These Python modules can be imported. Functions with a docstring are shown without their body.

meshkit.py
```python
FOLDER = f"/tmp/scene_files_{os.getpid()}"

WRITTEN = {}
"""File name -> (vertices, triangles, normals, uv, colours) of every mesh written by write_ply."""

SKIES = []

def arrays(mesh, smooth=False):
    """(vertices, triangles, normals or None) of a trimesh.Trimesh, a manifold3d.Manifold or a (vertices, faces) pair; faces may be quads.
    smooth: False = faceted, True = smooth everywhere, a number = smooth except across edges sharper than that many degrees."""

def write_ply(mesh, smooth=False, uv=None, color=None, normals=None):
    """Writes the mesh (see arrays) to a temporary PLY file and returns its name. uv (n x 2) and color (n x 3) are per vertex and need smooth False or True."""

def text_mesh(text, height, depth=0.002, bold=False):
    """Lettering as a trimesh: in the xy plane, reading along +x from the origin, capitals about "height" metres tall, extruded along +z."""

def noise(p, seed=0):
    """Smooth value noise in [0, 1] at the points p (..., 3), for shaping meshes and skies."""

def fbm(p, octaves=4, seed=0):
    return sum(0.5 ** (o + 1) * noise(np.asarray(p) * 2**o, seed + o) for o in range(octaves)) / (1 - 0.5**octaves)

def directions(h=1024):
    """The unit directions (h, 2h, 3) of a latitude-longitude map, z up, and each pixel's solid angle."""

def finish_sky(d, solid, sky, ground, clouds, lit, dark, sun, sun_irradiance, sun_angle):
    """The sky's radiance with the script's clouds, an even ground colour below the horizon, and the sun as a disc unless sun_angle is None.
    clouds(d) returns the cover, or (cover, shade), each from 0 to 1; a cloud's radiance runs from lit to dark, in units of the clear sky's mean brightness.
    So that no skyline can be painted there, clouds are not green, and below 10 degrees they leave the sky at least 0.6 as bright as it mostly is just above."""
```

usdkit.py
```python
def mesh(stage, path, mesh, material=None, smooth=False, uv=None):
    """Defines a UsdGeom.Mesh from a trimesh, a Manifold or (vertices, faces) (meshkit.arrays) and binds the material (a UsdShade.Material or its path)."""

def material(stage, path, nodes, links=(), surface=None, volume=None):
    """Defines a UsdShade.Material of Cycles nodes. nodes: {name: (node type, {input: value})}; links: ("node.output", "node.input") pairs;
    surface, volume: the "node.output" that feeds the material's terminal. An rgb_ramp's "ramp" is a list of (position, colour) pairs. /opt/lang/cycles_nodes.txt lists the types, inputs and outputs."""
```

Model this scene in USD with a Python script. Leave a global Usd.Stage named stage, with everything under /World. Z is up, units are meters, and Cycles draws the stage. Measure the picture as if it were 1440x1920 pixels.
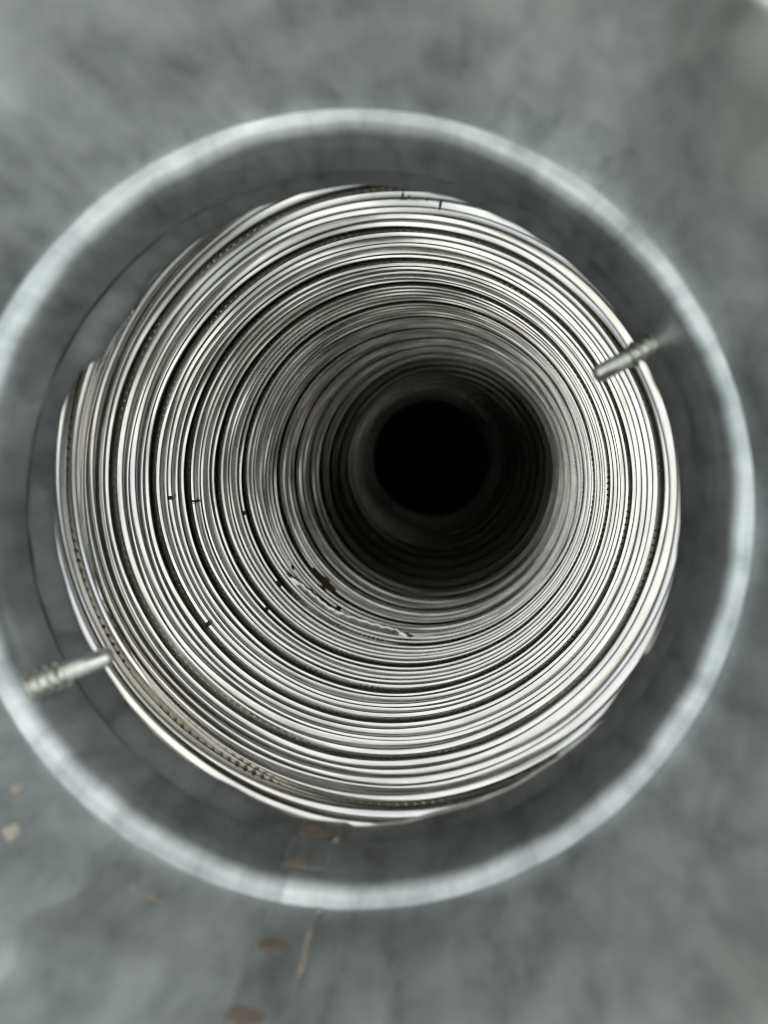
import math
import numpy as np
import trimesh
from scipy.interpolate import PchipInterpolator
import usdkit
import meshkit
from pxr import Usd, UsdGeom, UsdLux, UsdShade, Gf, Sdf, Vt

stage = Usd.Stage.CreateInMemory()
UsdGeom.SetStageUpAxis(stage, "Z")
UsdGeom.SetStageMetersPerUnit(stage, 1.0)
UsdGeom.Xform.Define(stage, "/World")
UsdGeom.Scope.Define(stage, "/World/Looks")
PI = math.pi

# ------------------------------------------------------------------ camera, sky, sun, exposure
U = 0.076                      # one length unit of the plan = the radius of the galvanised collar, in metres
EYE = np.array([0.0, 0.0, 1.6])
PITCH = math.radians(58.0)     # the pipe mouth looks up at the sky; the camera looks down into it
RIGHT = np.array([1.0, 0, 0])
FWD = np.array([0, math.cos(PITCH), -math.sin(PITCH)])
UPC = np.array([0, math.sin(PITCH), math.cos(PITCH)])
FOCAL, F = 6.8, 1443.0         # phone main lens
cam = UsdGeom.Camera.Define(stage, "/World/camera")
m = Gf.Matrix4d(*RIGHT, 0, *UPC, 0, *(-FWD), 0, *EYE, 1)
cam.AddTransformOp().Set(m)
cam.CreateFocalLengthAttr(FOCAL)
cam.CreateHorizontalApertureAttr(FOCAL * 1440 / F)
cam.CreateFStopAttr(2.6)
cam.CreateFocusDistanceAttr(3.9 * U)
cam.CreateClippingRangeAttr(Gf.Vec2f(0.001, 500.0))
cam.CreateExposureAttr(1.68)

SUN = np.array([-0.75, -0.55, 0.02])           # right, down, along the view
sun_w = SUN[0] * RIGHT - SUN[1] * UPC + SUN[2] * FWD
sun_w /= np.linalg.norm(sun_w)
dome = UsdLux.DomeLight.Define(stage, "/World/sky")
sky_mat = usdkit.material(stage, "/World/Looks/sky", {
    "s": ("sky_texture", {"sky_type": "single_scattering", "sun_disc": False,
                          "sun_elevation": math.asin(sun_w[2]), "sun_rotation": math.atan2(sun_w[0], sun_w[1]),
                          "aerosol_density": 2.5, "air_density": 1.0}),
    "tc": ("texture_coordinate", {}),
    "mp": ("mapping", {"mapping_type": "point", "scale": (1.6, 1.6, 3.0)}),
    "n": ("noise_texture", {"scale": 1.0, "detail": 6, "roughness": 0.58}),
    "r": ("rgb_ramp", {"ramp": [(0.36, (0.35, 0.35, 0.35)), (0.60, (1.0, 1.0, 1.0))]}),
    "mx": ("mix_color", {"blend_type": "mix", "b": (4.8, 4.8, 4.6), "use_clamp": False}),
    "b": ("background_shader", {"strength": 0.15})},
    [("tc.generated", "mp.vector"), ("mp.vector", "n.vector"), ("n.fac", "r.fac"), ("r.color", "mx.fac"), ("s.color", "mx.a"), ("mx.result", "b.color")], surface="b.background")
UsdShade.MaterialBindingAPI.Apply(dome.GetPrim()).Bind(sky_mat)
dome.GetPrim().SetCustomDataByKey("kind", "structure")
sun = UsdLux.DistantLight.Define(stage, "/World/sun")
sun.CreateIntensityAttr(0.8)
sun.CreateAngleAttr(0.53)
sun.CreateNormalizeAttr(True)
sun.CreateColorAttr(Gf.Vec3f(1.0, 0.94, 0.85))
z_ = sun_w
x_ = np.cross([0, 0, 1.0], z_); x_ /= np.linalg.norm(x_)
y_ = np.cross(z_, x_)
sun.AddTransformOp().Set(Gf.Matrix4d(*x_, 0, *y_, 0, *z_, 0, 0, 0, 5, 1))


# ------------------------------------------------------------------ helpers
def world(P):
    """Plan coordinates (right, down, away from the mouth; collar radii) to metres."""
    P = np.asarray(P, float).reshape(-1, 3) * U
    return EYE + P[:, :1] * RIGHT - P[:, 1:2] * UPC + P[:, 2:] * FWD


names = {}


def free(parent, name):
    k = (parent, name)
    n = names.get(k, 0)
    names[k] = n + 1
    return f"{parent}/{name}" + (f"_{n:03d}" if n else "")


def thing(name, label, cat, base, group=None):
    p = free("/World", name)
    x = UsdGeom.Xform.Define(stage, p)
    b = world([base])[0]
    x.AddTranslateOp().Set(Gf.Vec3d(*map(float, b)))
    x.GetPrim().SetCustomDataByKey("label", label)
    x.GetPrim().SetCustomDataByKey("category", cat)
    if group:
        x.GetPrim().SetCustomDataByKey("group", group)
    return p, b


def grid_mesh(P, closed_u=False, keep=None):
    """P: nu x nv x 3 in plan coordinates -> (world vertices, faces, normals)"""
    nu, nv = P.shape[:2]
    V = world(P)
    idx = np.arange(nu * nv).reshape(nu, nv)
    if closed_u:
        idx = np.vstack([idx, idx[:1]])
    a, b, c, d = idx[:-1, :-1].ravel(), idx[1:, :-1].ravel(), idx[1:, 1:].ravel(), idx[:-1, 1:].ravel()
    Fq = np.stack([a, b, c, d], 1)
    if keep is not None:
        Fq = Fq[keep(Fq)]
    return V, Fq


def put(parent, name, V, Fc, mat, base, normals=None, uv=None, smooth=True, label=None):
    """One Mesh prim. Fc: triangles or quads."""
    path = free(parent, name)
    V = np.asarray(V, float)
    Fc = np.asarray(Fc, int)
    if normals is None and smooth:
        tri = Fc if Fc.shape[1] == 3 else np.vstack([Fc[:, [0, 1, 2]], Fc[:, [0, 2, 3]]])
        fn = np.cross(V[tri[:, 1]] - V[tri[:, 0]], V[tri[:, 2]] - V[tri[:, 0]])
        normals = np.zeros_like(V)
        for k in range(3):
            np.add.at(normals, tri[:, k], fn)
        normals /= np.maximum(np.linalg.norm(normals, axis=1, keepdims=True), 1e-20)
    me = UsdGeom.Mesh.Define(stage, path)
    me.CreatePointsAttr(Vt.Vec3fArray.FromNumpy((V - base).astype(np.float32)))
    me.CreateFaceVertexCountsAttr(Vt.IntArray.FromNumpy(np.full(len(Fc), Fc.shape[1], np.int32)))
    me.CreateFaceVertexIndicesAttr(Vt.IntArray.FromNumpy(Fc.astype(np.int32).ravel()))
    me.CreateSubdivisionSchemeAttr("none")
    if normals is not None:
        me.CreateNormalsAttr(Vt.Vec3fArray.FromNumpy(normals.astype(np.float32)))
        me.SetNormalsInterpolation("vertex")
    if uv is not None:
        UsdGeom.PrimvarsAPI(me).CreatePrimvar("st", Sdf.ValueTypeNames.TexCoord2fArray, "vertex").Set(Vt.Vec2fArray.FromNumpy(np.asarray(uv, np.float32)))
    UsdShade.MaterialBindingAPI.Apply(me.GetPrim()).Bind(UsdShade.Material.Get(stage, mat))
    if label:
        me.GetPrim().SetCustomDataByKey("label", label)
    return path


def wob(x, seed, n=6, lo=1, hi=9):
    """smooth periodic noise of an angle, about -1..1"""
    r = np.random.default_rng(seed)
    out = np.zeros_like(x)
    for _ in range(n):
        out += r.normal() * np.sin(r.integers(lo, hi) * x + r.uniform(0, 2 * PI))
    return out / math.sqrt(n)


def smooth(x):
    x = np.clip(x, 0, 1)
    return x * x * (3 - 2 * x)


# ------------------------------------------------------------------ materials
def metal(name, base_a, base_b, scale, rough_lo, rough_hi, rough_scale, bump_scale, bump, metallic=1.0, spangle=None, tint=None):
    nodes = {
        "tc": ("texture_coordinate", {}),
        "mp": ("mapping", {"mapping_type": "point", "scale": scale}),
        "n1": ("noise_texture", {"scale": 1.0, "detail": 5, "roughness": 0.6}),
        "r1": ("rgb_ramp", {"ramp": [(0.30, base_a), (0.70, base_b)]}),
        "mp2": ("mapping", {"mapping_type": "point", "scale": rough_scale}),
        "n2": ("noise_texture", {"scale": 1.0, "detail": 4, "roughness": 0.6}),
        "rr": ("map_range", {"from_min": 0.3, "from_max": 0.7, "to_min": rough_lo, "to_max": rough_hi, "clamp": True}),
        "mp3": ("mapping", {"mapping_type": "point", "scale": bump_scale}),
        "n3": ("noise_texture", {"scale": 1.0, "detail": 3, "roughness": 0.55}),
        "bu": ("bump", {"strength": bump[0], "distance": bump[1]}),
        "p": ("principled_bsdf", {"metallic": metallic, "specular_ior_level": 0.5}),
    }
    links = [("tc.UV", "mp.vector"), ("mp.vector", "n1.vector"), ("n1.fac", "r1.fac"),
             ("tc.UV", "mp2.vector"), ("mp2.vector", "n2.vector"), ("n2.fac", "rr.value"), ("rr.result", "p.roughness"),
             ("tc.UV", "mp3.vector"), ("mp3.vector", "n3.vector"), ("n3.fac", "bu.height"), ("bu.normal", "p.normal")]
    if spangle:
        nodes["mp4"] = ("mapping", {"mapping_type": "point", "scale": spangle[0], "rotation": (0, 0, 0.5)})
        nodes["n4"] = ("noise_texture", {"scale": 1.0, "detail": 5, "roughness": 0.6, "distortion": 0.25})
        nodes["r4"] = ("rgb_ramp", {"ramp": spangle[1]})
        nodes["mx"] = ("mix_color", {"blend_type": "multiply", "fac": 1.0})
        links += [("tc.UV", "mp4.vector"), ("mp4.vector", "n4.vector"), ("n4.fac", "r4.fac"),
                  ("r1.color", "mx.a"), ("r4.color", "mx.b"), ("mx.result", "p.base_color")]
    else:
        links += [("r1.color", "p.base_color")]
    usdkit.material(stage, f"/World/Looks/{name}", nodes, links, surface="p.BSDF")
    return f"/World/Looks/{name}"


# UV of all sheet metal is (metres round, metres along)
STEEL = metal("stainless_steel", (0.44, 0.420, 0.385), (0.60, 0.585, 0.56), (30, 300, 1), 0.10, 0.24, (60, 900, 1), (25, 2500, 1), (0.10, 0.00003))
SEAMSTEEL = metal("knurled_seam_steel", (0.50, 0.47, 0.38), (0.70, 0.66, 0.55), (300, 600, 1), 0.25, 0.4, (200, 600, 1), (300, 900, 1), (0.15, 0.0001))
MOTTLE = ((150, 55, 1), [(0.28, (0.55, 0.56, 0.56)), (0.45, (0.78, 0.79, 0.79)), (0.55, (0.89, 0.89, 0.89)), (0.70, (1.0, 1.0, 1.0))])
# the inner sheets are shinier and a little darker, the outer pipe duller and paler
GALV = metal("galvanised_sheet", (0.29, 0.313, 0.309), (0.53, 0.562, 0.556), (34, 22, 1), 0.34, 0.47, (40, 28, 1), (140, 70, 1), (0.25, 0.0006),
             metallic=0.93, spangle=MOTTLE)
OUTER = metal("outer_galvanised_sheet", (0.23, 0.251, 0.245), (0.74, 0.782, 0.762), (15, 11, 1), 0.40, 0.56, (40, 28, 1), (160, 60, 1), (0.35, 0.0006),
              metallic=0.75, spangle=MOTTLE)
SCREW = metal("zinc_screw", (0.62, 0.62, 0.55), (0.78, 0.78, 0.72), (300, 300, 1), 0.25, 0.4, (300, 300, 1), (300, 300, 1), (0.1, 0.0001))


def plain(name, col, rough, metallic=0.0, scale=400.0, var=0.25, spec=0.4):
    usdkit.material(stage, f"/World/Looks/{name}", {
        "g": ("geometry", {}),
        "n": ("noise_texture", {"scale": scale, "detail": 4}),
        "r": ("rgb_ramp", {"ramp": [(0.3, tuple(c * (1 - var) for c in col)), (0.7, tuple(c * (1 + var) for c in col))]}),
        "p": ("principled_bsdf", {"roughness": rough, "metallic": metallic, "specular_ior_level": spec})},
        [("g.position", "n.vector"), ("n.fac", "r.fac"), ("r.color", "p.base_color")], surface="p.BSDF")
    return f"/World/Looks/{name}"


WELD = plain("heat_tinted_weld", (0.19, 0.160, 0.132), 0.5, 0.4, 900)
SCUFF_GLINT = plain("tan_scuff_glint_metal", (0.50, 0.46, 0.385), 0.4, 0.6, 500)
SOOT = plain("dark_flake", (0.075, 0.066, 0.052), 0.7, 0.0, 900)
GUM = plain("brown_residue", (0.34, 0.275, 0.16), 0.5, 0.5, 700)
DARK = plain("unlit_depth_black", (0.01, 0.01, 0.01), 0.9)  # black put in for the unlit depth of the pipe
JOINT_SHADOW = plain("black_joint_shadow", (0.022, 0.020, 0.018), 0.8, 0.0, 300)  # shade of the collar joint, put into a colour
SOIL = plain("soil", (0.16, 0.12, 0.085), 0.95, 0.0, 18)

# ------------------------------------------------------------------ setting: the ground far below the mouth
g = usdkit.mesh(stage, "/World/ground", trimesh.Trimesh([(-150, -150, 0), (150, -150, 0), (150, 150, 0), (-150, 150, 0)], [(0, 1, 2), (0, 2, 3)], process=False), SOIL)
g.GetPrim().SetCustomDataByKey("kind", "structure")

# ------------------------------------------------------------------ the galvanised adapter
# its axis, in plan coordinates
AX = np.array([0.0866, -0.0416, 1.0])


def axis(z):
    z = np.asarray(z, float)
    return np.stack([-0.062 + AX[0] * (z - 2.29), -0.0175 + AX[1] * (z - 2.29), z], -1)


def ring(theta, r, z):
    """points at angle theta (0 = right, clockwise as seen = positive, i.e. PI/2 is the lower wall)"""
    c = axis(z)
    return c + np.stack([np.cos(theta) * r, np.sin(theta) * r, np.zeros_like(r * theta)], -1)


adapter, AB = thing("stove_pipe_adapter", "dull grey galvanised sheet metal pipe with stepped collar around the corrugated liner", "pipe", axis(2.0))
NT = 360
LAP = 1.755                     # where the sheets' lengthwise joint runs
TH = np.linspace(LAP, LAP + 2 * PI, NT + 1)


def lathe(name, prof, mat, extra=None, label=None, th=None, seed=1, closed=False):
    """prof: list of (r, z), a sheet of revolution about the adapter's axis"""
    t = TH if th is None else th
    prof = np.array(prof, float)
    Z = np.broadcast_to(prof[:, 1], (len(t), len(prof))).copy()
    R = np.broadcast_to(prof[:, 0], (len(t), len(prof))).copy()
    T = np.broadcast_to(t[:, None], R.shape)
    if extra:
        R, Z = extra(T, R, Z)
    P = ring(T, R, Z)
    V, Fq = grid_mesh(P, closed_u=closed)
    arc = np.r_[0, np.cumsum(np.hypot(*np.diff(prof, axis=0).T))]
    uv = np.stack([T * U, np.broadcast_to(arc[None], R.shape) * U + 0.7 * seed], -1).reshape(-1, 2)
    return put(adapter, name, V, Fq[:, ::-1], mat, AB, uv=uv, label=label)


def fillet(pts, rad, n=6):
    pts = [np.array(p, float) for p in pts]
    out = [pts[0]]
    for a, b, c in zip(pts[:-2], pts[1:-1], pts[2:]):
        d1, d2 = a - b, c - b
        k = min(rad, 0.45 * np.linalg.norm(d1), 0.45 * np.linalg.norm(d2))
        p, q = b + d1 / np.linalg.norm(d1) * k, b + d2 / np.linalg.norm(d2) * k
        for s in np.linspace(0, 1, n):
            out.append((1 - s) ** 2 * p + 2 * s * (1 - s) * b + s * s * q)
    out.append(pts[-1])
    return np.array(out)


def dent_near(T, R, Z):
    w = np.clip((2.07 - Z) / 0.2, 0, 1)
    R = R + w * (0.006 * wob(T[:, :1] + 0 * Z, 11) + 0.004 * wob(T + 1.7 * Z, 12, lo=2, hi=14))
    return R, Z


zs = np.linspace(1.25, 2.03, 30)
near = [(1.081 + 0.058 * ((2.055 - z) / 0.805) ** 1.3, z) for z in zs] + [(1.081, 2.055), (1.080, 2.066)]
lathe("outer_pipe", near, OUTER, extra=dent_near, seed=1)
# rolled hem at the mouth
hem = [(1.139 + 0.018 + 0.018 * math.cos(a), 1.247 + 0.018 * math.sin(a)) for a in np.linspace(PI, 3 * PI, 13)]
lathe("rolled_hem", hem, OUTER, seed=2)


def shoulder_wave(T, R, Z):
    k = np.clip((1.082 - R) / 0.03, 0, 1) * np.clip((R - 1.005) / 0.012, 0, 1)
    R = R + k * (0.0032 * wob(T, 21, n=16, lo=6, hi=34) + 0.005 * wob(T, 22, n=8, lo=2, hi=9))
    Z = Z + k * 0.0015 * wob(T, 23, n=14, lo=8, hi=50)
    return R, Z


sh = fillet([(1.0795, 2.066), (1.078, 2.072), (1.050, 2.082), (1.026, 2.109), (1.013, 2.158), (1.006, 2.225), (1.002, 2.29)], 0.02, 7)
lathe("shoulder", sh, GALV, extra=shoulder_wave, seed=3)

# the collar behind it: a slightly wider sheet, gap widest on the left, its free end dented
RIM_D = np.array([(103, 940), (103, 853), (117, 772), (147, 703), (187, 669), (231, 606), (300, 509), (400, 434), (478, 392), (567, 364), (667, 348), (789, 359), (860, 375), (931, 405), (1025, 459), (1096, 520), (1143, 572), (1183, 632), (1221, 704), (1250, 773), (1267, 846), (1273, 919), (1271, 1012), (1258, 1096), (1230, 1173), (1190, 1250), (1137, 1329), (1098, 1371), (1032, 1421), (966, 1464), (900, 1495), (838, 1515), (754, 1537), (664, 1547), (648, 1541), (567, 1533), (435, 1472), (343, 1420), (267, 1350), (197, 1252), (160, 1194), (122, 1083), (107, 1017)], float)
ZR = 2.45
cR = axis(ZR)
d = np.stack([(RIM_D[:, 0] - 720) / F * ZR - cR[0], (RIM_D[:, 1] - 960) / F * ZR - cR[1]], 1)
ra, rr = np.arctan2(d[:, 1], d[:, 0]) % (2 * PI), np.hypot(d[:, 0], d[:, 1])
o = np.argsort(ra)
ra, rr = ra[o], rr[o]
RIM = PchipInterpolator(np.r_[ra[-4:] - 2 * PI, ra, ra[:4] + 2 * PI], np.r_[rr[-4:], rr, rr[:4]])
THC = np.linspace(1.70, 1.70 + 2 * PI, 721)


def rim_radius(t):
    return RIM(np.asarray(t) % (2 * PI))


def collar_shape(T, R, Z):
    left = np.clip(0.5 - 0.5 * np.cos(T - 0.35), 0, 1) ** 1.5
    gap = (0.002 + 0.016 * left) * smooth((Z - 2.262) / 0.012)
    base = 1.003 + gap
    base = base + 0.007 * (1 - smooth(((T - 1.70) % (2 * PI)) / 0.6)) * (T < 1.70 + 2 * PI - 1e-6)
    s = np.clip((Z - 2.30) / (ZR - 2.30), 0, 1)
    base = 1.003 + gap
    base = base + 0.007 * (1 - smooth(((T - 1.70) % (2 * PI)) / 0.6)) * (T < 1.70 + 2 * PI - 1e-6)
    rim = rim_radius(T) + 0.001 * wob(T, 31, n=10, lo=10, hi=60)
    blend = s ** 2 * (3 - 2 * s)
    return base * (1 - blend) + rim * blend + (R - 1.0), Z


cz = np.r_[2.262, 2.266, 2.27, np.linspace(2.28, 2.36, 14), np.linspace(2.37, ZR, 9)]
col = [(1.0, z) for z in cz] + [(1.003, ZR + 0.004), (1.009, ZR + 0.003)] + [(1.011, z) for z in cz[::-1][:6]]
lathe("collar", col, GALV, extra=collar_shape, th=THC, seed=4)
# joint shadow painted as a black ring, widest on the left where sheets part
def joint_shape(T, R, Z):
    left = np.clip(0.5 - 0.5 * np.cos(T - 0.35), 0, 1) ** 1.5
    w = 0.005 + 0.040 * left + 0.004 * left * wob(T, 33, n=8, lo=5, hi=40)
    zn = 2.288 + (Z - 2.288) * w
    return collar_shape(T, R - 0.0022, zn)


lathe("joint_shadow", [(1.0, 2.288), (0.9995, 2.6), (1.0, 3.0), (1.002, 3.25), (1.004, 3.288)], JOINT_SHADOW, extra=joint_shape, seed=6)
# unseen flat ring added behind the collar to keep outside light out
ep = [(1.006, ZR - 0.045), (1.5, ZR - 0.045)]


def plate_shape(T, R, Z):
    return np.where(R < 1.2, collar_shape(T, R, Z)[0], R), Z


lathe("light_stop_plate", ep, GALV, extra=plate_shape, th=THC, seed=5)


def on_wall(px, py, rfun):
    """where the view line of a point seen in the plan meets the wall of radius rfun(z)"""
    dx, dy = (px - 720) / F, (py - 960) / F
    zz = np.linspace(1.25, 2.6, 5401)
    c = axis(zz)
    r = np.hypot(dx * zz - c[:, 0], dy * zz - c[:, 1])
    i = int(np.argmax(r > rfun(zz)))
    z = zz[i]
    return math.atan2(dy * z - c[i, 1], dx * z - c[i, 0]), z


def wall_r(z):
    z = np.asarray(z, float)
    zz = [1.25, 1.45, 1.65, 1.85, 2.03, 2.066, 2.072, 2.082, 2.106, 2.15, 2.215, 2.29, 2.6]
    r_ = [1.139, 1.1210, 1.1043, 1.0899, 1.0815, 1.0795, 1.078, 1.052, 1.027, 1.013, 1.006, 1.002, 1.002]
    return np.interp(z, zz, r_)


# lap strip of the lengthwise seam, running along the lower wall
edgeL = [on_wall(*p, wall_r) for p in [(400, 1990), (445, 1850), (484, 1745), (522, 1655), (535, 1600), (548, 1570)]]
edgeR = [on_wall(*p, wall_r) for p in [(515, 1990), (548, 1850), (579, 1760), (603, 1690), (616, 1620), (625, 1580)]]
zl = np.r_[np.linspace(1.26, 2.06, 24), np.linspace(2.064, 2.286, 40)]


def edge_at(e, z):
    e = np.array(sorted(e, key=lambda q: q[1]))
    f = np.polyfit(e[:, 1], e[:, 0], 1)
    return np.polyval(f, z)


tl, tr = edge_at(edgeL, zl), edge_at(edgeR, zl)
prof_u = np.array([(0.0, 0.003), (0.0, -0.0012), (0.10, -0.0014), (0.3, -0.0020), (0.7, -0.0040), (0.96, -0.0050), (1.0, -0.0042), (1.0, 0.003)])
T = tl[None, :] + (tr - tl)[None, :] * prof_u[:, :1]
R = wall_r(zl)[None, :] + prof_u[:, 1:]
for part, mat_ in ((slice(0, 25), OUTER), (slice(int(np.searchsorted(zl, 2.13)), None), GALV)):
    Tp, Rp = T[:, part], R[:, part]
    P = ring(Tp, Rp, np.broadcast_to(zl[None, part], Tp.shape).copy())
    V, Fq = grid_mesh(P)
    uv = np.stack([Tp * U, np.broadcast_to(zl[None, part] * U, Tp.shape) + 3.3], -1).reshape(-1, 2)
    put(adapter, "lap_seam", V, Fq, mat_, AB, uv=uv)

# spot welds, tan scuffs and painted sun glints, thin patches lying on the wall
def wall_patch(name, px, py, hw, hh, mat, off, rim=0.0025, lean=0.0, label=None):
    t, z = on_wall(px, py, wall_r)
    dt = hw / F * z / wall_r(z)
    _, z2 = on_wall(px, py - hh, wall_r)
    dz = abs(z2 - z)
    rings_, ang = np.array([0, 0.35, 0.6, 0.8, 0.92, 1.0]), np.linspace(0, 2 * PI, 28, endpoint=False)
    rad = 1 + 0.09 * wob(ang, int(px + py), n=5, lo=2, hi=6)
    q = rings_[None, :] * rad[:, None]
    Z = z + dz * q * np.sin(ang)[:, None]
    T = t + dt * q * np.cos(ang)[:, None] + lean * (Z - z)
    hgt = off + rim * np.clip((rings_ - 0.55) / 0.45, 0, 1)[None, :] ** 2
    P = ring(T, wall_r(Z) + hgt, Z)
    V, Fq = grid_mesh(P, closed_u=True)
    return put(adapter, name, V, Fq[:, ::-1], mat, AB, label=label)


for (px, py), hw, hh in [((590, 1561), 33, 15), ((563, 1617), 26, 12), ((513, 1775), 30, 15), ((460, 1910), 38, 20)]:
    wall_patch("spot_weld", px, py, hw, hh, WELD, -0.0058)
for px, py, hw, hh in [(577, 1765, 5, 26), (566, 1815, 6, 30), (598, 1712, 5, 16), (630, 1578, 7, 7), (22, 1560, 15, 26), (285, 1683, 20, 6), (30, 1478, 8, 22), (250, 1668, 9, 5)]:  # the lower left patches put sun glints into the colour
    wall_patch("tan_scuff_glint", px, py, hw, hh, SCUFF_GLINT, -0.0056 if px > 500 else -0.0014, rim=0.001)

# ------------------------------------------------------------------ the corrugated liner
K = 1.07


def seated(P, zc):
    """tilts the liner's mouth square onto the end of the collar; the tilt dies away along the pipe (zc: depth of the centre line)"""
    P = np.asarray(P, float)
    w = 0.95 * np.clip((2.45 / np.asarray(zc, float)) ** 4.5, 0, 1.15)[..., None]
    return P * (2.735 / (2.376 + w * (0.386 * P[..., :1] - 0.176 * P[..., 1:2])))


Q = [8.38450990e-02, -9.18133072e-02, 2.49682560e+00, 4.24691168e-01, 3.59025511e-03, -9.85016678e-02, 9.74469129e-02, -1.55090546e-02, 7.48356213e-04, -6.96411202e-03, -2.65251521e-02, 3.64937418e-03, -1.70098537e-04]
S1 = 9.0


def centre(s):
    """centre line of the liner and its slope, in liner radii"""
    s = np.asarray(s, float)
    sc = np.clip(s, -0.5, S1)
    x = Q[0] + sum(Q[5 + k] * sc ** (k + 1) for k in range(4))
    y = Q[1] + sum(Q[9 + k] * sc ** (k + 1) for k in range(4))
    dx = sum((k + 1) * Q[5 + k] * sc ** k for k in range(4))
    dy = sum((k + 1) * Q[9 + k] * sc ** k for k in range(4))
    e = np.clip(s - S1, 0, None)
    e2 = np.clip(s - 11.5, 0, None)
    x, y = x + dx * e + 0.05 * e2 * e2, y + dy * e + 0.02 * e2 * e2
    dx, dy = dx + 0.10 * e2, dy + 0.04 * e2
    b = np.clip(s + 0.5, None, 0)
    return x + dx * b, y + dy * b, Q[2] + s, dx, dy


def spitch(t):
    n = t / (2 * PI)
    return Q[3] * n + Q[4] * n * n


# ridge profile over one turn of the strip: (phase where the near face starts, height factor); every ridge has a
# steep near face, a round crest and a slower far side
RIDGES = [(0.085, 0.88), (0.245, 1.02), (0.405, 0.90), (0.565, 1.25), (0.785, 0.85)]
HIGH = 0.0225
RISE, CREST, FALL = 0.036, 0.008, 0.052


def profile(f, k_face, high):
    h = np.zeros_like(f)
    rise = np.minimum(high / (0.43 * k_face), RISE)
    for c, a in RIDGES:
        for k in (-1, 0, 1):
            x = f - c + k
            up = np.where(x < 0, 0, 1 - (1 - np.clip(x / rise, 0, 1)) ** 1.4)
            h = np.maximum(h, high * a * up * (1 - smooth((x - rise - CREST) / FALL)))
    return h


def across(n_rise, n_fall):
    """where to sample the strip across its width"""
    out = [0.0, 0.04]
    for c, a in RIDGES:
        out += list(c + RISE * np.linspace(0, 1, n_rise) ** 2.0) + [c + RISE + CREST * 0.5] + list(c + RISE + CREST + FALL * np.linspace(0, 1, n_fall))
    return np.array(sorted(out + [0.955, 1.0]))


def hollow(t, s):
    """past a kinked turn the pipe swings down and to the left, so the wall there drops back behind a lip"""
    return smooth((s - 2.28) / 0.16) * (1 - smooth((s - 4.6) / 2.2)) * (0.5 + 0.5 * np.cos(-t - 2.1)) ** 1.5


def tube(t, s):
    """the liner's wall without its ridges"""
    x, y, z, dx, dy = centre(s)
    a = np.stack([dx, dy, np.ones_like(dx)], -1)
    a /= np.linalg.norm(a, axis=-1, keepdims=True)
    u = np.cross(np.array([0, 1.0, 0]), a)
    u /= np.linalg.norm(u, axis=-1, keepdims=True)
    v = np.cross(a, u)
    # where the tube has been bent the wall is a little oval and kinked
    r = 1.0 + 0.0035 * wob(t, 43, n=8, lo=2, hi=9) * np.cos(1.3 * s) + 0.006 * np.sin(2 * t + 0.8 * s) * np.clip(s, 0, 3) / 3 + 0.10 * hollow(t, s)
    return seated(np.stack([x, y, z], -1) + (r * np.cos(t))[..., None] * u - (r * np.sin(t))[..., None] * v, z)


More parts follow.
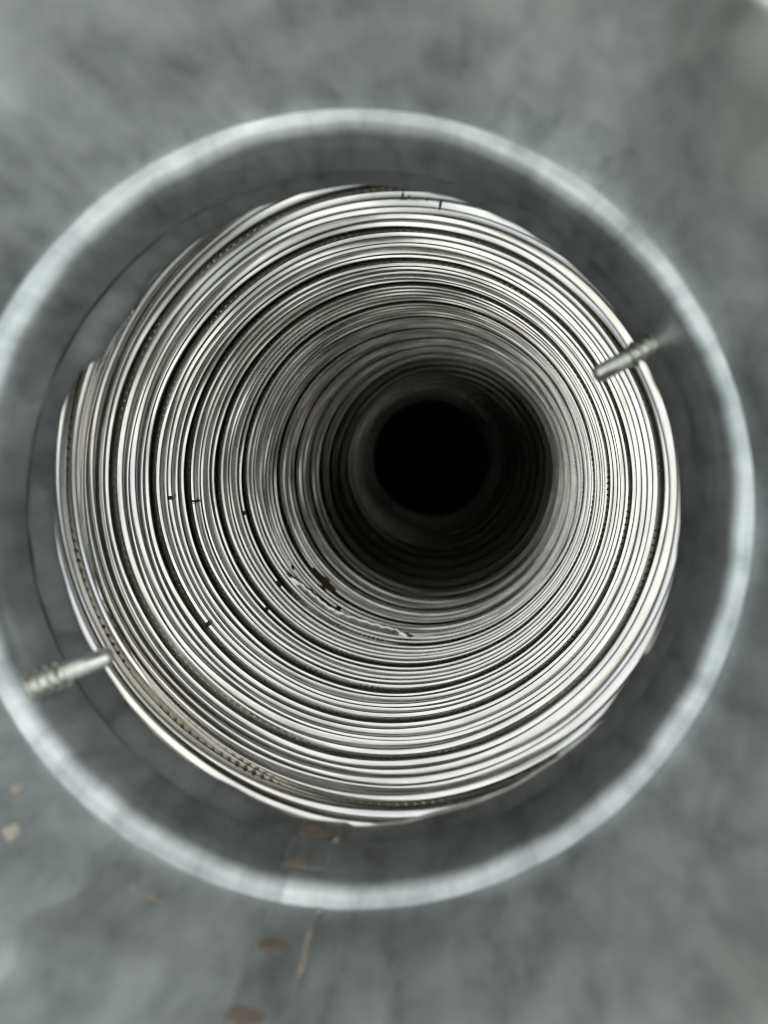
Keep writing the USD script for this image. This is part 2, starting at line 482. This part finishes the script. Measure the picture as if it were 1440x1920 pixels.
def liner(t, f, lift=0.0):
    """point on the liner: t runs along the strip (2 PI a turn), f across it (0..1); f only moves along the axis"""
    s = spitch(t) * (1 - f) + spitch(t + 2 * PI) * f
    tt = t + 2 * PI * f
    amp = 1 + 0.10 * wob(tt * 0.37, 41, n=8, lo=1, hi=12)
    s = s + 0.006 * wob(tt * 0.5, 42, n=8, lo=1, hi=9) + 0.005 * np.sin(2 * PI * f) * wob(t * 0.9, 44, n=8, lo=2, hi=15) + 0.0035 * np.sin(6 * PI * f) * wob(t * 0.7, 45, n=8, lo=2, hi=15)
    P = tube(t, s)
    e = 1e-4
    n = np.cross(tube(t, s + e) - P, tube(t + e, s) - P)
    n /= np.linalg.norm(n, axis=-1, keepdims=True)
    n = n * np.sign(np.sum(n * (np.stack(centre(s)[:3], -1) * K - P), -1, keepdims=True))
    # near faces aimed to return the light of the mouth, flatter deep down to dim
    d = axis(np.array(0.9)) - P
    sg = np.clip(np.sum(d * n, -1) / np.linalg.norm(d, axis=-1), 0.05, 0.95)
    k_face = np.clip(np.sqrt(1 - sg * sg) / sg * (1.2 - 0.92 * smooth((s - 2.4) / 2.8)) * (1 - 0.3 * hollow(t, s)), 0.9, 7.5)
    return P + n * ((profile(f, k_face, HIGH * np.clip(sg / np.sqrt(1 - sg * sg) / 0.52, 0.36, 1.0)) * amp + lift) * K)[..., None], s


x0, y0, z0, _, _ = centre(0.3)
liner_p, LB = thing("corrugated_liner", "shiny ridged stainless steel flexible pipe curving away into darkness", "flue liner", seated(np.array([x0, y0, z0]), z0))


def strip(name, t0, t1, per_turn, f0, f1, nf, mat, lift=0.0, knurl=None, open_ends=False, trim=False, label=None):
    n = int((t1 - t0) / (2 * PI) * per_turn) + 1
    t = np.linspace(t0, t1, n)
    fs = np.linspace(f0, f1, nf) if np.ndim(nf) == 0 else nf
    nf = len(fs)
    dt = t[1] - t[0]
    tg = np.r_[t[0] - dt, t, t[-1] + dt]
    fg = np.r_[fs[0] - (fs[-1] - fs[-2]), fs, fs[-1] + (fs[1] - fs[0])]
    Tg, Fg = np.meshgrid(tg, fg, indexing="ij")
    Lf = np.zeros_like(Tg) + lift
    if knurl:
        N, h = knurl
        Lf = Lf + h * np.clip(np.cos(N * Tg) + 0.15, 0, None) * np.clip(1 - (2 * (Fg - (f0 + f1) / 2) / (f1 - f0)) ** 2, 0, None) * np.clip(0.6 + 0.5 * wob(Tg * 0.9, 51, lo=3, hi=30), 0.05, 1.4)
    P, S = liner(Tg, Fg, Lf)
    W = world(P).reshape(P.shape)
    du, dv = W[2:, 1:-1] - W[:-2, 1:-1], W[1:-1, 2:] - W[1:-1, :-2]
    Nn = np.cross(dv, du)
    Nn /= np.linalg.norm(Nn, axis=-1, keepdims=True)
    V = W[1:-1, 1:-1].reshape(-1, 3)
    Pc = P[1:-1, 1:-1].reshape(-1, 3)
    ax = axis(np.full(len(V), ZR))
    along = (Pc - axis(ZR)) @ (AX / np.linalg.norm(AX))
    nu, nv = n, nf
    idx = np.arange(nu * nv).reshape(nu, nv)
    Fq = np.stack([idx[:-1, :-1].ravel(), idx[:-1, 1:].ravel(), idx[1:, 1:].ravel(), idx[1:, :-1].ravel()], 1)
    if trim:
        Fq = Fq[(along[Fq] > -0.06).all(1)]
    used = np.zeros(len(V), bool)
    used[Fq] = True
    new = np.cumsum(used) - 1
    Fq = new[Fq]
    Nr = Nn.reshape(-1, 3)
    # normals towards the axis
    X = seated(np.stack(centre(S[1:-1, 1:-1])[:3], -1).reshape(-1, 3), centre(S[1:-1, 1:-1])[2].ravel())
    inward = world(X) - V
    flip = np.sum(Nr * inward, 1).mean() < 0
    if flip:
        Nr = -Nr
    tri = Fq[0]
    uv = np.stack([Tg[1:-1, 1:-1] * U * K, S[1:-1, 1:-1] * U * K], -1).reshape(-1, 2)
    V2 = V[used]
    fn = np.cross(V2[Fq[0][1]] - V2[Fq[0][0]], V2[Fq[0][2]] - V2[Fq[0][0]])
    if fn @ Nr[used][Fq[0][0]] < 0:
        Fq = Fq[:, ::-1]
    return put(liner_p, name, V2, Fq, mat, LB, normals=Nr[used], uv=uv[used], label=label)


T_A, T_B, T_C = -2.2 * 2 * PI, 13 * 2 * PI, 23 * 2 * PI
strip("ridged_wall", T_A, T_B, 360, 0.0, 1.0, across(11, 6), STEEL, trim=True)
strip("ridged_wall", T_B, T_C, 150, 0.0, 1.0, across(11, 4), STEEL, label="dark far length of ridged steel wall")
strip("lock_seam", T_A, 9 * 2 * PI, 1760, -0.032, 0.032, 7, SEAMSTEEL, lift=0.002, knurl=(220, 0.0065), trim=True)
# black disc added to shut out light and stand for the unlit depth
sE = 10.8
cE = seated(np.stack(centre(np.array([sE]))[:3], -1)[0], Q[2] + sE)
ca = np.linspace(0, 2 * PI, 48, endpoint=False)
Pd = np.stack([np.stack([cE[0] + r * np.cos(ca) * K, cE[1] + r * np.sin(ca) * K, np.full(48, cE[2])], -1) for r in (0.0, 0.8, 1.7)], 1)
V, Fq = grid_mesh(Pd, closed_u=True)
put(liner_p, "light_stop_cap", V, Fq, DARK, LB)


# dirt on the ridges: flakes, a brown run of residue, a torn silvery edge along one seam
tg_, fg_ = np.meshgrid(np.arange(-1.0 * 2 * PI, 11 * 2 * PI, 2 * PI / 240), np.linspace(0, 1, 24, endpoint=False), indexing="ij")
near_pts = liner(tg_, fg_)[0]
npx = np.stack([720 + F * near_pts[..., 0] / near_pts[..., 2], 960 + F * near_pts[..., 1] / near_pts[..., 2]], -1)


def on_liner(px, py):
    dd = np.hypot(npx[..., 0] - px, npx[..., 1] - py) + near_pts[..., 2] * 0.6
    i = np.unravel_index(np.argmin(dd), dd.shape)
    return tg_[i], fg_[i], near_pts[i]


def liner_patch(name, px, py, hw, hh, mat, seed, lift=0.003, bumps=0.0015, label=None):
    t, f, P0 = on_liner(px, py)
    dt = 0.8 * hw / F * P0[2] / K
    df = 0.7 * hh / F * P0[2] / 0.43 / 0.30
    q_, ang = np.linspace(0, 1, 9), np.linspace(0, 2 * PI, 40, endpoint=False)
    rad = 1 + 0.22 * wob(ang, seed, n=8, lo=2, hi=9)
    q = q_[None, :] * rad[:, None]
    Tq, Fq_ = t + dt * q * np.cos(ang)[:, None], f + df * q * np.sin(ang)[:, None]
    L = lift * (1 - q_[None, :] ** 4) + bumps * wob(ang * 3, seed + 1, n=6)[:, None] * q_[None, :] * (1 - q_[None, :])
    P, _ = liner(Tq, Fq_, L + 0.0006)
    V, Fq = grid_mesh(P, closed_u=True)
    return put(liner_p, name, V, Fq, mat, LB, label=label)


for i, (px, py, hw, hh) in enumerate([(323, 936, 4, 7), (365, 936, 4, 7), (443, 1046, 7, 6), (520, 1093, 8, 5), (575, 1113, 9, 5), (603, 1127, 7, 4), (500, 1140, 5, 4),
                                      (757, 374, 13, 2.5), (805, 376, 5, 2), (824, 379, 4, 2), (865, 446, 4, 2), (391, 1163, 6, 4), (455, 960, 5, 8), (635, 1140, 6, 4), (770, 1177, 9, 3), (548, 1060, 6, 4)]):
    liner_patch("dirt_flake", px, py, hw, hh, SOOT, 300 + i, lift=0.004)
for i, (px, py, hw, hh) in enumerate([(606, 1090, 34, 9)]):
    liner_patch("brown_residue", px, py, hw, hh, GUM, 400 + i, lift=0.010)
tA, fA, _ = on_liner(535, 1075)
tB, fB, _ = on_liner(800, 1166)
tB = tA + ((tB - tA) % (2 * PI))
fB = fA
tt_ = np.linspace(tA, tB, 200)
ff_ = np.r_[-0.02, -0.017, -0.014, -0.010, -0.004, 0.01, 0.03, 0.05]
Tq, Fq_ = np.meshgrid(tt_, ff_, indexing="ij")
wv = 1 + 0.16 * wob(tt_ * 9, 61, n=10, lo=1, hi=12)
endw = np.clip(np.minimum(tt_ - tA, tB - tt_) / 0.12, 0.05, 1)
lip = (1 - (1 - np.clip((ff_ + 0.02) / 0.012, 0, 1)) ** 1.4) * (1 - smooth(ff_ / 0.05))
P, _ = liner(Tq, fA + 0.012 * wob(tt_ * 3, 63, n=6, lo=1, hi=6)[:, None] * endw[:, None] + Fq_, 0.012 + 0.040 * lip[None, :] * (wv * endw)[:, None])
V, Fq = grid_mesh(P)
put(liner_p, "torn_seam_edge", V, Fq, STEEL, LB, uv=np.stack([Tq * U, Fq_ * U], -1).reshape(-1, 2), label="wavy silvery torn edge along one deep seam")


# ------------------------------------------------------------------ the two screws
def screw(label, base_px, tip_px, z_base, r_sh=0.034, length=None):
    def rf(z):
        return wall_r(z)
    t, z = on_wall(*base_px, rf)
    if z_base:
        z = z_base
    b = ring(np.array(t), np.array(wall_r(z)), np.array(z)).reshape(3)
    # the tip lies on the view line of the tip, at the depth of the hole
    zt = z + 0.0
    tip = np.array([(tip_px[0] - 720) / F * zt, (tip_px[1] - 960) / F * zt, zt])
    ax = tip - b
    Lg = np.linalg.norm(ax)
    ax /= Lg
    h1 = np.cross(ax, [0, 0, 1.0]); h1 /= np.linalg.norm(h1)
    h2 = np.cross(ax, h1)
    p, SB = thing("self_drilling_screw", label, "screw", b)

    def at(l, r, a):
        return b + l[..., None] * ax + (r * np.cos(a))[..., None] * h1 + (r * np.sin(a))[..., None] * h2
    # shank and thread
    na, nl = 28, 150
    L0, L1 = -0.075, Lg * 0.45
    l = np.linspace(L0, L1, nl)
    a = np.linspace(0, 2 * PI, na, endpoint=False)
    A, Lm = np.meshgrid(a, l, indexing="ij")
    pit = 0.028
    ph = (Lm / pit - A / (2 * PI)) % 1.0
    tooth = np.clip(1 - np.abs(ph - 0.5) / 0.32, 0, 1)
    rr_ = r_sh * (0.74 + 0.48 * tooth) * np.clip((L1 - Lm) / 0.012, 0.66, 1)
    V, Fq = grid_mesh(at(Lm, rr_, A), closed_u=True)
    put(p, "thread", V, Fq, SCREW, SB, uv=np.stack([A * 0.002, Lm * U], -1).reshape(-1, 2))
    # drill point: a shank with two flutes, closed by a cone
    l = np.r_[np.linspace(L1 - 0.006, Lg * 0.93, 24), np.linspace(Lg * 0.94, Lg, 6)]
    a = np.linspace(0, 2 * PI, 40, endpoint=False)
    A, Lm = np.meshgrid(a, l, indexing="ij")
    fl = np.clip((np.abs(np.cos(A - 0.6)) - 0.72) / 0.28, 0, 1) * np.clip((Lm - Lg * 0.6) / (0.05), 0, 1)
    rr_ = r_sh * 0.80 * (1 - 0.30 * fl) * np.clip(0.45 + 0.55 * (Lg - Lm) / (Lg * 0.06), 0.04, 1) * (Lm < Lg - 1e-9)
    V, Fq = grid_mesh(at(Lm, rr_, A), closed_u=True)
    put(p, "drill_point", V, Fq, SCREW, SB, uv=np.stack([A * 0.002, Lm * U], -1).reshape(-1, 2))
    # hexagonal head outside the wall
    hexa = np.arange(6) * PI / 3
    V, Fq = grid_mesh(np.stack([at(np.full(6, q), np.full(6, w), hexa) for q, w in ((-0.095, 0.075), (-0.105, 0.075), (-0.105, 0.06), (-0.165, 0.058), (-0.17, 0.05), (-0.17, 0.001))], 1), closed_u=True)
    put(p, "hex_head", V, Fq[:, ::-1], SCREW, SB, smooth=False)
    return p


screw("zinc screw poking in from the lower left wall, its point at the liner's edge", (66, 1284), (212, 1226), None)
screw("zinc screw poking in from the upper right wall, in front of the ridges", (1224, 647), (1114, 706), None)
